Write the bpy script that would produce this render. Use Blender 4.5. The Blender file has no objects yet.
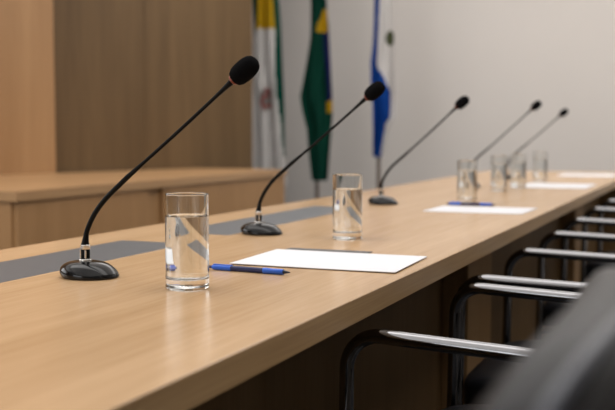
import bpy, bmesh, math, random
from mathutils import Vector, Matrix, noise
random.seed(7)
C = bpy.context.scene.collection
PI = math.pi

# ------------------------------------------------------------------ helpers
def link(name, me, mats, parent=None, offset=None):
    o = bpy.data.objects.new(name, me)
    C.objects.link(o)
    for m in (mats if isinstance(mats, (list, tuple)) else [mats]):
        me.materials.append(m)
    if parent is not None:
        o.parent = parent
        if offset is not None:
            o.location = offset
    return o

def obj(name, bm, mats, parent=None, smooth=True, world=False, angle=40):
    """bmesh -> object. world=True: vertices are in world coordinates although it is parented to a root that has a location"""
    bmesh.ops.recalc_face_normals(bm, faces=bm.faces)
    me = bpy.data.meshes.new(name)
    bm.to_mesh(me); bm.free()
    for p in me.polygons:
        p.use_smooth = smooth
    if smooth:
        me.set_sharp_from_angle(angle=math.radians(angle))
    off = None
    if parent is not None and world:
        off = -parent.location
        if parent.parent is not None:
            off = -(parent.parent.location + parent.location)
    return link(name, me, mats, parent, off)

def tag(o, label=None, cat=None, group=None, kind=None):
    if label: o['label'] = label
    if cat: o['category'] = cat
    if group: o['group'] = group
    if kind: o['kind'] = kind
    return o

def thing(name, label, cat, loc=(0, 0, 0), rz=0.0, group=None):
    o = bpy.data.objects.new(name, None)
    o.empty_display_size = 0.05
    C.objects.link(o)
    o.location = loc; o.rotation_euler = (0, 0, rz)
    return tag(o, label, cat, group)

def dup(root, loc, rz, label):
    r = root.copy(); C.objects.link(r)
    r.location = loc; r.rotation_euler = (0, 0, rz); r['label'] = label
    for ch in list(root.children):
        c = ch.copy(); C.objects.link(c); c.parent = r
        for g in list(ch.children):
            d = g.copy(); C.objects.link(d); d.parent = c
    return r

def add_box(bm, lo, hi, bevel=0.0, seg=2):
    r = bmesh.ops.create_cube(bm, size=1.0)
    vs = r['verts']
    for v in vs:
        v.co = Vector([lo[i] + (v.co[i] + .5) * (hi[i] - lo[i]) for i in range(3)])
    if bevel > 0:
        es = {e for v in vs for e in v.link_edges}
        bmesh.ops.bevel(bm, geom=list(es), offset=bevel, segments=seg, profile=.5, affect='EDGES')
    return bm

def box(lo, hi, bevel=0.0, seg=2):
    return add_box(bmesh.new(), lo, hi, bevel, seg)

def add_prism(bm, pts, z0, z1):
    lo = [bm.verts.new((x, y, z0)) for x, y in pts]
    hi = [bm.verts.new((x, y, z1)) for x, y in pts]
    n = len(pts)
    bm.faces.new(lo[::-1]); bm.faces.new(hi)
    for i in range(n):
        bm.faces.new((lo[i], lo[(i + 1) % n], hi[(i + 1) % n], hi[i]))
    return bm

def add_lathe(bm, prof, n=40, center=lambda t: (0, 0), sx=1.0, sy=1.0, M=None):
    """prof: list of (r, z). r == 0 closes with a pole."""
    rings = []
    N = max(1, len(prof) - 1)
    for i, (r, z) in enumerate(prof):
        cx, cy = center(i / N)
        if r <= 1e-7:
            rings.append([bm.verts.new((cx, cy, z))])
        else:
            rings.append([bm.verts.new((cx + sx * r * math.cos(2 * PI * k / n), cy + sy * r * math.sin(2 * PI * k / n), z)) for k in range(n)])
    for a, b in zip(rings, rings[1:]):
        if len(a) == 1 and len(b) == 1: continue
        for k in range(n):
            k2 = (k + 1) % n
            if len(a) == 1: bm.faces.new((a[0], b[k], b[k2]))
            elif len(b) == 1: bm.faces.new((a[k], b[0], a[k2]))
            else: bm.faces.new((a[k], a[k2], b[k2], b[k]))
    if M is not None:
        for ring in rings:
            for v in ring: v.co = M @ v.co
    return bm

def smooth_path(pts, sub=6):
    """Catmull-Rom through points"""
    P = [Vector(p) for p in pts]
    P = [2 * P[0] - P[1]] + P + [2 * P[-1] - P[-2]]
    out = []
    for i in range(1, len(P) - 2):
        a, b, c, d = P[i - 1], P[i], P[i + 1], P[i + 2]
        for k in range(sub):
            t = k / sub
            out.append(.5 * ((2 * b) + (c - a) * t + (2 * a - 5 * b + 4 * c - d) * t * t + (3 * b - a - 3 * c + d) * t ** 3))
    out.append(P[-2])
    return out

def fillet_path(pts, r, seg=8):
    P = [Vector(p) for p in pts]
    out = [P[0]]
    for i in range(1, len(P) - 1):
        a, b, c = P[i - 1], P[i], P[i + 1]
        d1 = (a - b).normalized(); d2 = (c - b).normalized()
        ang = d1.angle(d2)
        t = r / math.tan(ang / 2)
        p1 = b + d1 * t; p2 = b + d2 * t
        ctr = b + (d1 + d2).normalized() * (r / math.sin(ang / 2))
        v1 = p1 - ctr; v2 = p2 - ctr
        ax = v1.cross(v2).normalized(); th = v1.angle(v2)
        for k in range(seg + 1):
            out.append(ctr + Matrix.Rotation(th * k / seg, 3, ax) @ v1)
    out.append(P[-1])
    return out

def add_tube(bm, path, rad, n=16, cap=True, closed=False):
    P = [Vector(p) for p in path]
    R = rad if isinstance(rad, (list, tuple)) else [rad] * len(P)
    rings = []
    up = None
    m = len(P)
    for i, p in enumerate(P):
        if closed:
            t = (P[(i + 1) % m] - P[i - 1]).normalized()
        else:
            t = (P[min(i + 1, m - 1)] - P[max(i - 1, 0)]).normalized()
        if up is None:
            up = Vector((0, 0, 1)) if abs(t.z) < .9 else Vector((1, 0, 0))
        up = (up - t * up.dot(t)).normalized()
        s = t.cross(up)
        rings.append([bm.verts.new(p + R[i] * (math.cos(2 * PI * k / n) * up + math.sin(2 * PI * k / n) * s)) for k in range(n)])
    pairs = list(zip(rings, rings[1:]))
    if closed: pairs.append((rings[-1], rings[0]))
    for a, b in pairs:
        for k in range(n):
            bm.faces.new((a[k], a[(k + 1) % n], b[(k + 1) % n], b[k]))
    if cap and not closed:
        bm.faces.new(rings[0][::-1]); bm.faces.new(rings[-1])
    return bm

# ------------------------------------------------------------------ materials
def new_mat(name):
    m = bpy.data.materials.new(name); m.use_nodes = True
    nt = m.node_tree
    return m, nt, nt.nodes['Principled BSDF']

def plain(name, col, rough=.5, metal=0.0, spec=.5, noise_amt=.06, noise_scale=30, bump=0.0, bump_scale=400, coat=0.0, sheen=0.0, ior=None):
    m, nt, b = new_mat(name)
    tc = nt.nodes.new('ShaderNodeTexCoord')
    nz = nt.nodes.new('ShaderNodeTexNoise'); nz.inputs['Scale'].default_value = noise_scale; nz.inputs['Detail'].default_value = 4
    nt.links.new(tc.outputs['Object'], nz.inputs['Vector'])
    cr = nt.nodes.new('ShaderNodeValToRGB')
    cr.color_ramp.elements[0].color = tuple(c * (1 - noise_amt) for c in col) + (1,)
    cr.color_ramp.elements[1].color = tuple(min(1, c * (1 + noise_amt)) for c in col) + (1,)
    nt.links.new(nz.outputs['Fac'], cr.inputs['Fac'])
    nt.links.new(cr.outputs['Color'], b.inputs['Base Color'])
    b.inputs['Roughness'].default_value = rough
    b.inputs['Metallic'].default_value = metal
    b.inputs['Specular IOR Level'].default_value = spec
    b.inputs['Coat Weight'].default_value = coat
    b.inputs['Coat Roughness'].default_value = .12
    b.inputs['Sheen Weight'].default_value = sheen
    if bump > 0:
        n2 = nt.nodes.new('ShaderNodeTexNoise'); n2.inputs['Scale'].default_value = bump_scale; n2.inputs['Detail'].default_value = 3
        nt.links.new(tc.outputs['Object'], n2.inputs['Vector'])
        bp = nt.nodes.new('ShaderNodeBump'); bp.inputs['Strength'].default_value = bump; bp.inputs['Distance'].default_value = .002
        nt.links.new(n2.outputs['Fac'], bp.inputs['Height'])
        nt.links.new(bp.outputs['Normal'], b.inputs['Normal'])
    return m

def wood(name, dark, light, axis='y', rough=.38, width=9.0, stretch=.55, contrast=1.0, spec=.5, rotz=0.0, figure=.35):
    m, nt, b = new_mat(name)
    tc = nt.nodes.new('ShaderNodeTexCoord')
    def mapped(perp, along):
        mp = nt.nodes.new('ShaderNodeMapping')
        s = {'x': (along, perp, perp), 'y': (perp, along, perp), 'z': (perp, perp, along)}[axis]
        mp.inputs['Scale'].default_value = s
        mp.inputs['Rotation'].default_value = (0, 0, rotz)
        nt.links.new(tc.outputs['Object'], mp.inputs['Vector'])
        return mp
    m1 = mapped(width, stretch)
    n1 = nt.nodes.new('ShaderNodeTexNoise'); n1.inputs['Scale'].default_value = 1; n1.inputs['Detail'].default_value = 6
    n1.inputs['Roughness'].default_value = .6; n1.inputs['Distortion'].default_value = .5
    nt.links.new(m1.outputs['Vector'], n1.inputs['Vector'])
    m2 = mapped(width * 14, stretch * 9)
    n2 = nt.nodes.new('ShaderNodeTexNoise'); n2.inputs['Scale'].default_value = 1; n2.inputs['Detail'].default_value = 3
    nt.links.new(m2.outputs['Vector'], n2.inputs['Vector'])
    mix = nt.nodes.new('ShaderNodeMix'); mix.data_type = 'FLOAT'
    mix.inputs['Factor'].default_value = figure
    nt.links.new(n1.outputs['Fac'], mix.inputs['A']); nt.links.new(n2.outputs['Fac'], mix.inputs['B'])
    cr = nt.nodes.new('ShaderNodeValToRGB')
    e = cr.color_ramp.elements
    h = .17 / contrast
    e[0].position = .5 - h; e[0].color = dark + (1,)
    e[1].position = .5 + h; e[1].color = light + (1,)
    nt.links.new(mix.outputs['Result'], cr.inputs['Fac'])
    nt.links.new(cr.outputs['Color'], b.inputs['Base Color'])
    b.inputs['Roughness'].default_value = rough
    b.inputs['Specular IOR Level'].default_value = spec
    bp = nt.nodes.new('ShaderNodeBump'); bp.inputs['Strength'].default_value = .06; bp.inputs['Distance'].default_value = .001
    nt.links.new(n2.outputs['Fac'], bp.inputs['Height']); nt.links.new(bp.outputs['Normal'], b.inputs['Normal'])
    return m

def clear(name, ior, col=(1, 1, 1), rough=0.0):
    m, nt, b = new_mat(name)
    b.inputs['Base Color'].default_value = col + (1,)
    b.inputs['Transmission Weight'].default_value = 1
    b.inputs['Roughness'].default_value = rough
    b.inputs['IOR'].default_value = ior
    return m

W_TOP = wood('oak_tabletop', (.46, .285, .142), (.63, .42, .24), 'y', rough=.25, width=11, stretch=.8, spec=.62)
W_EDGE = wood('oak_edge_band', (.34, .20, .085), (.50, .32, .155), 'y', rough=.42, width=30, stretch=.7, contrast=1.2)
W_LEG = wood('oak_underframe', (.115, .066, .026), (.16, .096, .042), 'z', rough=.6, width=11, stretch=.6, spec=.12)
W_SUP = wood('oak_support', (.21, .12, .05), (.29, .175, .08), 'z', rough=.6, width=9, spec=.15)
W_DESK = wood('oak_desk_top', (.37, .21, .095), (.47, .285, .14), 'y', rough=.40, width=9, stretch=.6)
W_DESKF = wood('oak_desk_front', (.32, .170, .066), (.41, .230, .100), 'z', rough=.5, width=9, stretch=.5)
W_WALL = wood('dark_wall_veneer', (.092, .054, .023), (.150, .092, .042), 'z', rough=.5, width=7, stretch=.35, contrast=1.1, spec=.25)  # darker brown than the cladding beside it
W_CLAD = wood('oak_wall_veneer', (.30, .158, .062), (.41, .235, .105), 'z', rough=.5, width=8, stretch=.35)
M_PAINT = plain('warm_grey_paint', (.65, .61, .575), .85, noise_amt=.02, noise_scale=3, spec=.2)
M_PAINT2 = plain('pale_wall_paint', (.55, .53, .51), .85, noise_amt=.02, noise_scale=3, spec=.2)
M_CEIL = plain('white_ceiling_paint', (.80, .79, .77), .9, noise_amt=.02, noise_scale=3, spec=.2)
M_FLOOR = plain('dark_carpet', (.030, .025, .020), .95, noise_amt=.3, noise_scale=300, bump=.4, spec=.1)
M_INLAY = plain('grey_laminate', (.088, .093, .102), .42, noise_amt=.05, noise_scale=120)
M_BLACK = plain('black_gloss_plastic', (.004, .004, .005), .13, noise_amt=.1, spec=.30)
M_RUB = plain('black_rubber', (.004, .004, .004), .45, noise_amt=.1, spec=.10)
M_FOAM = plain('black_foam', (.005, .005, .0055), .95, noise_amt=.5, noise_scale=700, bump=1.0, bump_scale=900, spec=.05)
M_STEEL = plain('brushed_nickel', (.62, .60, .57), .25, metal=1, noise_amt=.05)
M_COPPER = plain('copper_ring', (.22, .08, .06), .4, metal=1, noise_amt=.05)
M_CHROME = plain('chrome_tube', (.27, .27, .28), .10, metal=1, noise_amt=.02)
M_LEATHER = plain('black_leather', (.009, .009, .011), .38, noise_amt=.15, noise_scale=60, bump=.25, bump_scale=350, spec=.17)
M_PIPING = plain('black_leather_piping', (.040, .045, .062), .30, noise_amt=.1, spec=.4)
M_PAPER = plain('white_paper', (.69, .695, .725), .75, noise_amt=.01, spec=.3)
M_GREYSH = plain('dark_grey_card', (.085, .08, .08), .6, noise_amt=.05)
M_PENBLUE = plain('blue_pen_plastic', (.014, .105, .58), .28, noise_amt=.05)
M_PENDARK = plain('navy_pen_barrel', (.018, .022, .085), .25, noise_amt=.05, spec=.3)
M_PENTIP = plain('dark_pen_tip', (.03, .03, .04), .3, metal=.6, noise_amt=.05)
M_GLASS = clear('clear_glass', 1.50, (.985, .995, .99))
M_WATER = clear('clear_water', 1.333, (.985, .992, .995))
M_POLE = plain('dark_wood_pole', (.10, .065, .045), .4, noise_amt=.15, noise_scale=40)
M_GREEN = plain('green_cloth', (.004, .085, .055), .85, noise_amt=.08, noise_scale=200, spec=.15)
M_DGREEN = plain('deep_green_cloth', (.004, .060, .038), .85, noise_amt=.08, noise_scale=200, spec=.15)
M_YELLOW = plain('yellow_cloth', (.62, .40, .015), .85, noise_amt=.08, noise_scale=200, spec=.15)
M_WHITE = plain('white_cloth', (.76, .74, .725), .85, noise_amt=.04, noise_scale=200, spec=.15)
M_NAVY = plain('navy_cloth', (.018, .022, .13), .85, noise_amt=.08, noise_scale=200, spec=.15)
M_BLUE = plain('blue_cloth', (.007, .072, .36), .85, noise_amt=.08, noise_scale=200, spec=.15)
M_RED = plain('red_cloth', (.42, .09, .08), .85, noise_amt=.08, noise_scale=200)
M_GREYC = plain('grey_cloth', (.30, .29, .27), .85, noise_amt=.08, noise_scale=200)
M_OLIVE = plain('olive_cloth', (.085, .10, .04), .85, noise_amt=.2, noise_scale=60)

# ------------------------------------------------------------------ the room
def struct(name, bm, m, smooth=False):
    return tag(obj(name, bm, m, smooth=smooth), kind='structure')

struct('floor', box((-7, -3, -.1), (2.4, 8.0, 0)), M_FLOOR)
struct('ceiling', box((-7, -3, 2.9), (2.4, 8.0, 3.0)), M_CEIL)
struct('wall_back', box((-7, 7.8, 0), (2.4, 8.0, 2.9)), M_PAINT)
struct('wall_right', box((2.2, -3, 0), (2.4, 7.8, 2.9)), M_PAINT2)
struct('wall_front', box((-7, -3, 0), (2.2, -2.8, 2.9)), M_PAINT2)
# timber-clad wall, running obliquely behind the side desk
dv = Vector((.313, .95)).normalized(); nv = Vector((-dv.y, dv.x))     # nv points away from the room
A0 = Vector((-3.555, 4.315)); 
def wp(t, d):
    p = A0 + dv * t + nv * d
    return (p.x, p.y)
def wall_strip(t0, t1, d0, d1):
    return add_prism(bmesh.new(), [wp(t0, d0), wp(t1, d0), wp(t1, d1), wp(t0, d1)], 0, 2.9)
T_SEAM, T_END = .345, 1.97
bmw = bmesh.new()
edges = [T_SEAM - .02, 1.02, T_END]
for a, b_ in zip(edges, edges[1:]):
    add_prism(bmw, [wp(a + .0015, .02), wp(b_ - .0015, .02), wp(b_ - .0015, .045), wp(a + .0015, .045)], 0, 2.9)
add_prism(bmw, [wp(T_SEAM - .02, .045), wp(T_END, .045), wp(T_END, .16), wp(T_SEAM - .02, .16)], 0, 2.9)
struct('wall_left', bmw, W_WALL)
struct('trim_1', wall_strip(-7.0, T_SEAM, -.012, .16), W_CLAD)

# ------------------------------------------------------------------ conference table
TX0, TX1, TY0, TY1, TZ = -1.275, -.452, -.7, 6.0, .75
tab = thing('conference_table', 'long oak veneered conference table carrying the microphones, papers and water glasses', 'table', ((TX0 + TX1) / 2, 2.65, 0))
bmt = bmesh.new()
add_box(bmt, (TX0, TY0, TZ - .034), (TX1 - .0015, TY1, TZ), .0008, 1)
obj('tabletop', bmt, W_TOP, tab, smooth=False, world=True)
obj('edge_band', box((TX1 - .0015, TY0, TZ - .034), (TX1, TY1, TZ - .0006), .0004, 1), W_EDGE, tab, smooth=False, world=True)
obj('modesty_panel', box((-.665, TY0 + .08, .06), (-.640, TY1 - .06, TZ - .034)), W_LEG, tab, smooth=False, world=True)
for y in (.45, 2.45, 4.45):
    obj('support_panel', box((-.640, y, 0), (-.575, y + .28, TZ - .034), .001, 1), W_SUP, tab, smooth=False, world=True)
for y in (TY0 + .05, TY1 - .06):
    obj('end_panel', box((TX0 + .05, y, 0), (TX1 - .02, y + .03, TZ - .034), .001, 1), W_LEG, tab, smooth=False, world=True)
for y0, y1 in ((.55, 1.775), (1.955, 2.84)):
    tag(obj('inlay_panel', box((-1.15, y0, TZ - .004), (-.992, y1, TZ + .0006), .0004, 1), M_INLAY, tab, smooth=False, world=True), 'flush grey laminate insert')

# ------------------------------------------------------------------ side desk by the timber wall
desk = thing('side_desk', 'low oak desk standing along the timber wall behind the table', 'desk', (-2.9, 4.4, 0))
DX = -2.48
back = lambda y: A0.x + dv.x / dv.y * (y - A0.y) + .05
obj('desk_top', add_prism(bmesh.new(), [(DX, 3.10), (DX, 5.68), (back(5.68) - .06, 5.68), (back(3.10) - .03, 3.10)], .712, .75), W_DESK, desk, smooth=False, world=True)
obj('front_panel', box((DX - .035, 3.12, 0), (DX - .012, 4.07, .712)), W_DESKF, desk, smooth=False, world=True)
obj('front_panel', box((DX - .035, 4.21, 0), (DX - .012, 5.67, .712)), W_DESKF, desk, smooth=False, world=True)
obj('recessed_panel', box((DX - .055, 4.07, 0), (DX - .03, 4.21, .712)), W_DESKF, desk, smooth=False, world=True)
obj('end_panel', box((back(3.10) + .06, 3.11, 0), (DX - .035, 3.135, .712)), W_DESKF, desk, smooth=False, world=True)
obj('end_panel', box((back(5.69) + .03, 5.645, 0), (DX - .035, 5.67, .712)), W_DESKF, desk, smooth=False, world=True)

# ------------------------------------------------------------------ gooseneck microphones
MIC_GROUP = 'gooseneck microphones along the table'
def make_mic(label, dx=0.0, dz=0.0):
    t = thing('gooseneck_microphone', label, 'microphone', group=MIC_GROUP)
    prof = [(0, 0), (.040, 0), (.0455, .0006), (.0466, .003), (.0462, .0072), (.0445, .0115), (.0412, .0158), (.0360, .0196), (.0290, .0226), (.0205, .0244), (.0115, .0252), (0, .0253)]
    def cen(i):
        k = min(1, max(0, (i - .25) / .6)); return (-.009 * k * (2 - k), 0)
    base = obj('base', add_lathe(bmesh.new(), prof, 56, cen, 1.0, .88), M_BLACK, t, angle=60)
    nx = -.009
    M0 = Matrix.Translation((nx, 0, .0054))
    obj('collar', add_lathe(bmesh.new(), [(0, .0185), (.0092, .0185), (.0096, .0195), (.0096, .0215), (.0088, .0225), (0, .0225)], 32, M=M0), M_STEEL, t)
    con = obj('connector', add_lathe(bmesh.new(), [(0, .0225), (.0068, .0225), (.0072, .0232), (.0072, .0370), (.0068, .0376), (0, .0376)], 32, M=M0), M_RUB, t)
    obj('metal_band', add_lathe(bmesh.new(), [(0, .0376), (.0074, .0376), (.0076, .0382), (.0076, .0440), (.0070, .0446), (0, .0446)], 32, M=M0), M_STEEL, t)
    bmx = bmesh.new()
    for a in (-.9, .9 + PI):
        ca, sa = math.cos(a), math.sin(a)
        add_tube(bmx, [(nx + .0072 * ca, .0072 * sa, .0289), (nx + .0072 * ca, .0072 * sa, .0420)], .0016, 8)
    obj('latch_rib', bmx, M_STEEL, con)
    P = [(0, .050), (.001, .058), (.0045, .073), (.018, .098), (.039, .1225), (.068, .1475), (.081, .1585)]
    lo = smooth_path([(nx + x, 0, z) for x, z in P], 7)
    rr = [max(.0040, .0066 - .0026 * i / 12) for i in range(len(lo))]
    obj('gooseneck', add_tube(bmesh.new(), lo, rr, 16), M_RUB, t)
    d = Vector((.80 + dx * 2, 0, .60 + dz * 2)).normalized()
    p0 = Vector((nx + .079, 0, .1568)); p1 = Vector((nx + .2645 + dx, 0, .3000 + dz))
    n_ = 12
    mid = [p0.lerp(p1, k / n_) + Vector((0, 0, -.0015 * math.sin(PI * k / n_))) for k in range(n_ + 1)]
    rs = [.0040, .0034] + [.0028] * (n_ - 3) + [.0034, .0050]
    obj('stem', add_tube(bmesh.new(), mid, rs, 14), M_RUB, t)
    R = Vector((0, 0, 1)).rotation_difference(d).to_matrix().to_4x4()
    MH = Matrix.Translation(p1) @ R
    obj('light_ring', add_lathe(bmesh.new(), [(0, -.002), (.0062, -.002), (.0080, -.0006), (.0080, .0014), (.006, .002), (0, .002)], 28, M=MH), M_COPPER, t)
    wpf = [(r_ * .93, z_ * .94) for r_, z_ in [(0, .0015), (.0085, .0015), (.0125, .004), (.0155, .010), (.0168, .018), (.0170, .027), (.0163, .035), (.0145, .0415), (.0110, .0465), (.006, .0493), (0, .0500)]]
    obj('windscreen', add_lathe(bmesh.new(), wpf, 36, M=MH), M_FOAM, t, angle=80)
    return t
mics = [(-.902, 1.301, -.006, -.001, 'gooseneck microphone with black foam head nearest the camera, left of the nearest water glass'),
        (-.934, 2.003, -.013, -.003, 'second nearest gooseneck microphone, standing to the left of the second water glass'),
        (-.974, 2.992, -.026, .001, 'middle gooseneck microphone of the row, curving up in front of the blue and white flag'),
        (-.951, 4.063, -.008, .018, 'blurred gooseneck microphone rising behind the third water glass'),
        (-.947, 4.855, -.016, .005, 'most distant gooseneck microphone, at the far end of the row')]
for x, y, dx, dz, lab in mics:
    make_mic(lab, dx, dz).location = (x, y, TZ + .0006)

# ------------------------------------------------------------------ glasses of water
GL_GROUP = 'glasses of water on the table'
def make_glass(label):
    t = thing('water_glass', label, 'glass', group=GL_GROUP)
    R, r = .0314, .0294
    prof = [(0, .0006), (.022, .0006), (.0275, 0), (.0300, .0012), (R, .004), (R, .0046), (R, .0060), (R, .060), (R, .134), (R, .1355), (R, .1360), (R - .0004, .1370), (R - .0010, .1374), (r + .0003, .1369), (r, .1357), (r, .1353), (r, .134),
            (r, .060), (r, .0215), (r, .0205), (r, .020), (r - .0015, .0165), (r - .005, .0148), (r - .0056, .0147), (r - .007, .0146), (0, .0142)]
    obj('tumbler', add_lathe(bmesh.new(), prof, 64), M_GLASS, t, angle=50)
    q = r + .0002
    wprof = [(0, .0140), (r - .0049, .0146), (r - .0013, .0164), (q, .0200), (q, .0206), (q, .0216), (q, .060), (q, .1048), (q, .1056), (q, .1060), (q - .0004, .1062), (r - .0012, .1052), (r - .003, .1048), (r - .0036, .1048), (r - .005, .1048), (0, .1048)]
    obj('water', add_lathe(bmesh.new(), wprof, 64), M_WATER, t, angle=50)
    return t
glasses = [(-.706, 1.258, 'tall clear glass of water nearest the camera, beside the blue pen and the first microphone'),
           (-.724, 1.978, 'second nearest glass of water, standing behind the sharp white paper'),
           (-.741, 3.132, 'blurred glass of water behind the second paper, with a blue pen at its foot'),
           (-.785, 3.844, 'faint glass of water, next one beyond the glass with the pen at its foot'),
           (-.762, 4.113, 'faint glass of water standing at the left end of the third paper'),
           (-.76, 4.64, 'most distant glass of water, just behind the third paper')]
g0 = make_glass(glasses[0][2])
for i, (x, y, lab) in enumerate(glasses):
    if i == 0: g0.location = (x, y, TZ + .0002)
    else: dup(g0, (x, y, TZ + .0002), .4 * i, lab)

# ------------------------------------------------------------------ papers
def sheet(x0, x1, y0, y1, th, skew=0.0, seed=0, lift=.0008):
    bm = bmesh.new(); n, m = 24, 18
    g = [[None] * (m + 1) for _ in range(n + 1)]
    for i in range(n + 1):
        for j in range(m + 1):
            u, v = i / n, j / m
            x = x0 + (x1 - x0) * u + skew * v; y = y0 + (y1 - y0) * v
            z = lift * (.5 + .5 * noise.noise((u * 2.3 + seed, v * 2.1, seed))) * (abs(2 * u - 1) ** 2)
            g[i][j] = (x, y, z)
    cx, cy = (x0 + x1) / 2, (y0 + y1) / 2
    top = [[bm.verts.new((p[0] - cx, p[1] - cy, p[2] + th)) for p in row] for row in g]
    bot = [[bm.verts.new((p[0] - cx, p[1] - cy, p[2])) for p in row] for row in g]
    for i in range(n):
        for j in range(m):
            bm.faces.new((top[i][j], top[i + 1][j], top[i + 1][j + 1], top[i][j + 1]))
            bm.faces.new((bot[i][j], bot[i][j + 1], bot[i + 1][j + 1], bot[i + 1][j]))
    for i in range(n):
        for j in (0, m):
            bm.faces.new((top[i][j], bot[i][j], bot[i + 1][j], top[i + 1][j]))
    for j in range(m):
        for i in (0, n):
            bm.faces.new((top[i][j], top[i][j + 1], bot[i][j + 1], bot[i][j]))
    return bm, (cx, cy)
PG = 'white paper sheets on the table'
for k, (x0, x1, y0, y1, z, sk, lab) in enumerate([
        (-.768, -.473, 1.515, 1.734, .0012, -.009, 'sharp white paper sheet beside the nearest blue pen'),
        (-.783, -.500, 2.765, 2.995, 0, .004, 'blurred white paper sheet in front of the third glass, with a blue pen behind it'),
        (-.778, -.495, 4.135, 4.50, 0, 0, 'distant white paper sheet reaching from the fifth glass towards the table edge'),
        (-.79, -.50, 5.32, 5.62, 0, 0, 'most distant pale paper sheet near the far end of the table')]):
    bm, (cx, cy) = sheet(x0, x1, y0, y1, .0012, sk, k)
    o = obj('paper_sheet', bm, M_PAPER, angle=30)
    o.location = (cx, cy, TZ + .0002 + z)
    tag(o, lab, 'paper', PG)
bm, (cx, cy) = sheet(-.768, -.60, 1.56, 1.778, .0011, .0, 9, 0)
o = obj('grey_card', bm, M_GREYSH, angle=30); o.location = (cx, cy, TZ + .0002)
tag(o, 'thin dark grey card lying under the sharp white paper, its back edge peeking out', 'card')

# ------------------------------------------------------------------ pens
def make_pen(label):
    t = thing('ballpoint_pen', label, 'pen', group='blue pens on the table')
    MX = Matrix.Translation((0, 0, .0049)) @ Matrix.Rotation(PI / 2, 4, 'Y')
    L = lambda prof: add_lathe(bmesh.new(), prof, 24, M=MX)
    obj('push_button', L([(0, -.076), (.0020, -.0758), (.0024, -.075), (.0024, -.068), (0, -.068)]), M_PENDARK, t)
    obj('cap', L([(0, -.068), (.0036, -.068), (.0042, -.0665), (.0046, -.060), (.0047, -.032), (0, -.032)]), M_PENBLUE, t)
    obj('clip', box((-.066, -.0022, .0086), (-.030, .0022, .0104), .0006, 2), M_PENBLUE, t)
    obj('barrel', L([(0, -.032), (.0044, -.032), (.0045, 0), (.0045, .028), (0, .028)]), M_PENDARK, t)
    obj('grip', L([(0, .028), (.0048, .028), (.0049, .031), (.0045, .044), (.0047, .060), (.0043, .064), (0, .064)]), M_PENBLUE, t)
    obj('tip', L([(0, .064), (.0031, .064), (.0026, .068), (.0009, .0755), (.0005, .0765), (0, .0767)]), M_PENTIP, t)
    return t
pen = make_pen('blue ballpoint pen lying between the nearest glass and the sharp paper')
pen.location = (-.697, 1.4415, TZ); pen.rotation_euler = (0, 0, math.radians(-4.9))
dup(pen, (-.708, 3.045, TZ), math.radians(2), 'blurred blue pen lying behind the second paper at the third glass')

# ------------------------------------------------------------------ chairs
def make_chair(label):
    t = thing('cantilever_chair', label, 'chair', group='black leather chairs with chrome arms along the table')
    # local axes: the chair faces -x (the table); local x = world X + .30
    hw = .247; rt = .0108
    for s in (-1, 1):
        y = s * hw
        path = fillet_path([(.175, y, .674), (-.190, y, .685), (-.200, y, rt + .004), (.22, y, rt + .004)], .052, 10)
        obj('arm_tube', add_tube(bmesh.new(), path, rt, 18), M_CHROME, t, angle=60)
    obj('cross_tube', add_tube(bmesh.new(), [(.205, -hw, rt + .004), (.205, hw, rt + .004)], rt * .95, 16), M_CHROME, t, angle=60)
    for x in (-.10, .08):
        obj('seat_rail', add_tube(bmesh.new(), [(x, -hw, .40), (x, hw, .40)], .009, 12), M_CHROME, t, angle=60)
    for s in (-1, 1):
        obj('seat_bracket', add_tube(bmesh.new(), [(-.1985, s * hw, .40), (.08, s * hw, .40), (.172, s * hw, .46), (.175, s * hw, .674)], .009, 12), M_CHROME, t, angle=60)
    # cushions
    def cushion(f, n):
        bm = bmesh.new()
        bmesh.ops.create_cube(bm, size=2.0)
        bmesh.ops.subdivide_edges(bm, edges=bm.edges[:], cuts=9, use_grid_fill=True)
        for v in bm.verts:
            x, y, z = v.co
            # push towards a superellipsoid
            k = (abs(x) ** n + abs(y) ** n + abs(z) ** n) ** (1 / n)
            v.co = f(x / k, y / k, z / k)
        return bm
    def seat_f(x, y, z):
        X = .000 + x * .205; Y = y * .222
        Z = .440 + z * .038
        if z > 0: Z += -.010 * (1 - x * x) * (1 - y * y) + .004
        if x < -.5: Z -= .012 * (-.5 - x) ** 2 * 4
        return (X, Y, Z)
    seat = obj('seat', cushion(seat_f, 7.0), M_LEATHER, t, angle=180)
    def bx(z):  # recline of the centre line: z in -1..1
        h = .70 + .188 * z
        return h, .165 + .088 * ((z + 1) / 2)
    def back_f(x, y, z):
        h, X = bx(z)
        thick = .036 - .004 * max(0, z)
        X += x * thick - .022 * y * y * (1 if abs(y) < 2 else 1)
        if x > 0: X += .006 * (1 - z * z) * (1 - y * y)
        h -= .012 * (abs(y) ** 3) * max(0, z)
        return (X, y * .258, h)
    bk = obj('backrest', cushion(back_f, 4.2), M_LEATHER, t, angle=180)
    # piping round the rear edge of the backrest
    loop = []
    n = 64
    for k in range(n):
        a = 2 * PI * k / n
        c, s_ = math.cos(a), math.sin(a)
        e = (abs(c) ** 8 + abs(s_) ** 8) ** (-1 / 8)
        y, z = c * e * .992, s_ * e * .996
        h, X = bx(z)
        th = .036 - .004 * max(0, z)
        h -= .012 * (abs(y) ** 3) * max(0, z)
        loop.append((X + .42 * th - .022 * y * y, y * .256, h))
    obj('piping', add_tube(bmesh.new(), loop, .0042, 10, closed=True), M_PIPING, bk, angle=180)
    return t
CX = -.30
chairs = [(-.004, .575, 0, 'black leather chair back looming blurred at the right in the foreground'),
          (.014, 1.583, -.075, 'black leather chair with the nearest visible chrome armrest'),
          (.016, 2.203, 0, 'leather chair whose near chrome arm pairs with its neighbour beside the pale table support'),
          (.020, 3.16, .01, 'fourth leather chair from the camera, partly tucked under the table'),
          (.022, 4.17, -.01, 'farthest leather chair along the table edge')]
ch = make_chair(chairs[0][3])
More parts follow.
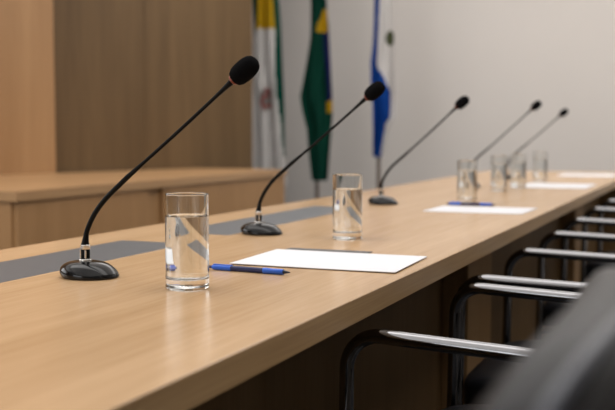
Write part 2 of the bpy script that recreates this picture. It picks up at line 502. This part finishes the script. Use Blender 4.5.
for i, (x, y, rz, lab) in enumerate(chairs):
    if i == 0: ch.location = (CX + x, y, 0)
    else: dup(ch, (CX + x, y, 0), rz, lab)

# ------------------------------------------------------------------ flags
def interp(tab, v):
    if v <= tab[0][0]: return tab[0][1]
    for (a, x), (b, y) in zip(tab, tab[1:]):
        if v <= b: return x + (y - x) * (v - a) / (b - a)
    return tab[-1][1]
FS = .00835          # metres per table unit in the outline tables below
def make_flag(label, loc, pole_x, left, right, v0, v1, mats, pick, pleats, z_at, pole_top=2.35):
    """left/right: outline tables (v, x); v counts downwards. loc: foot of the pole."""
    t = thing('flag', label, 'flag', loc)
    obj('pole', add_tube(bmesh.new(), [(0, 0, .05), (0, 0, pole_top)], .014, 14), M_POLE, t)
    obj('stand', add_lathe(bmesh.new(), [(0, 0), (.15, 0), (.155, .01), (.15, .025), (.05, .04), (.03, .10), (.0145, .11), (0, .11)], 32), M_POLE, t)
    obj('finial', add_lathe(bmesh.new(), [(0, pole_top - .005), (.016, pole_top), (.022, pole_top + .03), (.012, pole_top + .07), (0, pole_top + .12)], 16), M_STEEL, t)
    bm = bmesh.new(); nu, nv = 44, 130
    V = []
    for j in range(nv + 1):
        v = v0 + (v1 - v0) * j / nv
        l, r = interp(left, v), interp(right, v)
        row = []
        for i in range(nu + 1):
            u = i / nu
            x = (l + (r - l) * u - pole_x) * FS
            z = z_at(v)
            y = -.055 + .030 * math.sin(2 * PI * (pleats * u + .15 * math.sin(v * .03))) + .014 * math.sin(2 * PI * (pleats * 2.3 * u + v * .006)) + .02 * (u - .5)
            row.append(bm.verts.new((x, y, z)))
        V.append(row)
    for j in range(nv):
        v = v0 + (v1 - v0) * (j + .5) / nv
        l, r = interp(left, v), interp(right, v)
        for i in range(nu):
            u = (i + .5) / nu
            f = bm.faces.new((V[j][i], V[j][i + 1], V[j + 1][i + 1], V[j + 1][i]))
            f.material_index = pick(u, v, l + (r - l) * u)
    bmesh.ops.solidify(bm, geom=bm.faces[:], thickness=.003)
    obj('cloth', bm, mats, t, angle=70)
    return t
# outline units: v = 0 at z 1.965, one unit is FS metres down
zat = lambda v: 1.985 - v * .00758
FY = 6.95
# flag with green, yellow and white fields
def pick1(u, v, x):
    if ((x - 266) / 5) ** 2 + ((v - 100) / 11) ** 2 < 1:
        return 3 if noise.noise((x * .35, v * .22, 1)) > .05 else 4
    edge = interp([(-60, 273.5), (0, 273.5), (30, 275), (60, 275), (112, 279), (140, 282), (170, 285)], v)
    if x > edge: return 0
    if v < 34:
        if x < interp([(-60, 262), (0, 258.5), (20, 257.5), (34, 254)], v): return 0
        return 1 if v < 30 + .5 * math.sin(x) else 2
    if x < interp([(34, 255), (40, 252)], v): return 0
    return 2
make_flag('hanging green, yellow and white flag beside the end of the timber wall', (-3.14, FY, 0), 271, [(-60, 256), (0, 253), (60, 254), (110, 253), (200, 253)],
          [(-60, 275), (0, 276.5), (60, 280), (110, 283), (200, 285)], -60, 185, [M_GREEN, M_YELLOW, M_WHITE, M_RED, M_GREYC], pick1, 2.2, zat)
# green flag with yellow and navy
def pick2(u, v, x):
    if v < 36 and x > interp([(-40, 330), (14, 324), (36, 320.5)], v) and v > 14 and x < interp([(14, 332), (36, 329)], v):
        return 1
    if 32 <= v < 103 and x > interp([(32, 324), (50, 325), (103, 327)], v) and x < 333: return 2
    if 100 <= v < 113 and x > 327: return 1
    return 0
make_flag('deep green flag with a yellow and navy fold, middle of the three flags', (-2.788, FY, 0), 317, [(-60, 317), (0, 314), (40, 312), (75, 307), (98, 304), (112, 307), (130, 312), (182, 316)],
          [(-60, 326), (0, 328), (30, 332), (100, 334), (115, 334), (150, 331), (182, 329)], -60, 180, [M_DGREEN, M_YELLOW, M_NAVY], pick2, 1.6, zat)
# blue and white flag
def pick3(u, v, x):
    if ((x - 390.5) / 3.6) ** 2 + ((v - 44) / 7) ** 2 < 1: return 2
    b = interp([(-60, 384), (0, 382), (66, 379.5), (80, 386), (93, 391), (118, 391), (126, 387), (155, 383)], v)
    return 0 if x < b else 1
make_flag('blue and white flag with a small olive emblem, rightmost of the three flags', (-2.303, FY, 0), 379.5, [(-60, 379), (0, 377.5), (50, 374.5), (66, 373), (85, 374), (110, 377), (130, 378), (155, 378)],
          [(-60, 388), (0, 391), (40, 396), (90, 397), (118, 396), (130, 389), (155, 384)], -60, 156, [M_BLUE, M_WHITE, M_OLIVE], pick3, 1.5, zat)

# ------------------------------------------------------------------ light
def area(name, loc, sx, sy, power, col=(1, .95, .88), rot=(0, 0, 0)):
    l = bpy.data.lights.new(name, 'AREA'); l.shape = 'RECTANGLE'; l.size = sx; l.size_y = sy
    l.energy = power; l.color = col
    o = bpy.data.objects.new(name, l); C.objects.link(o); o.location = loc; o.rotation_euler = rot
    return o
LC = (1, .975, .95)
# luminous ceiling: bright rows alternate with dimmer ones
for y0, y1, L in ((-2.6, -.9, .75), (-.8, 1.2, .75), (1.3, 2.4, 2.9), (2.5, 4.5, .75), (4.6, 5.7, 2.9), (5.8, 7.6, .75)):
    area('ceiling_panel', (-1.0, (y0 + y1) / 2, 2.89), 3.8, y1 - y0, L * PI * 3.8 * (y1 - y0), LC)
area('ceiling_panel', (-4.2, 2.0, 2.89), 2.0, 5.0, 26, LC)
for x, y in ((-2.8, .5), (-2.8, 4.5), (.4, .5), (.4, 4.5)):   # added uplights that brighten the ceiling, with no cove built
    area('ceiling_fill_light', (x, y, 2.2), 1.6, 3.0, 8, LC, (PI, 0, 0))
for x in (-1.9, -.4, 1.1):                                # unseen fill lamps added to lift the back wall
    area('wall_fill_light', (x, 5.6, 2.86), 1.2, .25, 10, LC, (math.radians(50), 0, 0))
area('glass_fill_light', (2.15, 5.4, 2.1), 1.0, 3.2, 9, (.95, .98, 1), (0, math.radians(90), 0))  # unseen fill lights added to brighten the glass rims; no window is built
area('glass_fill_light', (-4.62, .9, 1.75), 1.3, 2.6, 36, (.95, .98, 1), (0, math.radians(-90), math.radians(-18.2)))
area('glass_fill_light', (-2.6, -2.75, 1.6), 2.4, 1.3, 25, (.95, .98, 1), (math.radians(90), 0, 0))
w = bpy.data.worlds.new('world'); bpy.context.scene.world = w; w.use_nodes = True
w.node_tree.nodes['Background'].inputs[0].default_value = (.8, .85, .9, 1)
w.node_tree.nodes['Background'].inputs[1].default_value = .3

# ------------------------------------------------------------------ camera
cd = bpy.data.cameras.new('camera'); cam = bpy.data.objects.new('camera', cd); C.objects.link(cam)
cd.sensor_width = 36; cd.lens = 1000 / 615 * 36
cd.clip_start = .02
pitch = math.atan(72 / 1000)
cam.location = (0, 0, .974)
cam.rotation_euler = (PI / 2 - pitch, 0, math.radians(22.4))
cd.dof.use_dof = True; cd.dof.focus_distance = 1.55; cd.dof.aperture_fstop = 4.6
sc = bpy.context.scene
sc.camera = cam
sc.view_settings.view_transform = 'Standard'
sc.view_settings.look = 'None'
sc.view_settings.gamma = 1
sc.view_settings.use_curve_mapping = False
sc.view_settings.exposure = 0.22
sc.cycles.max_bounces = 14
sc.cycles.transmission_bounces = 14
sc.cycles.glossy_bounces = 6
sc.cycles.sample_clamp_indirect = 6
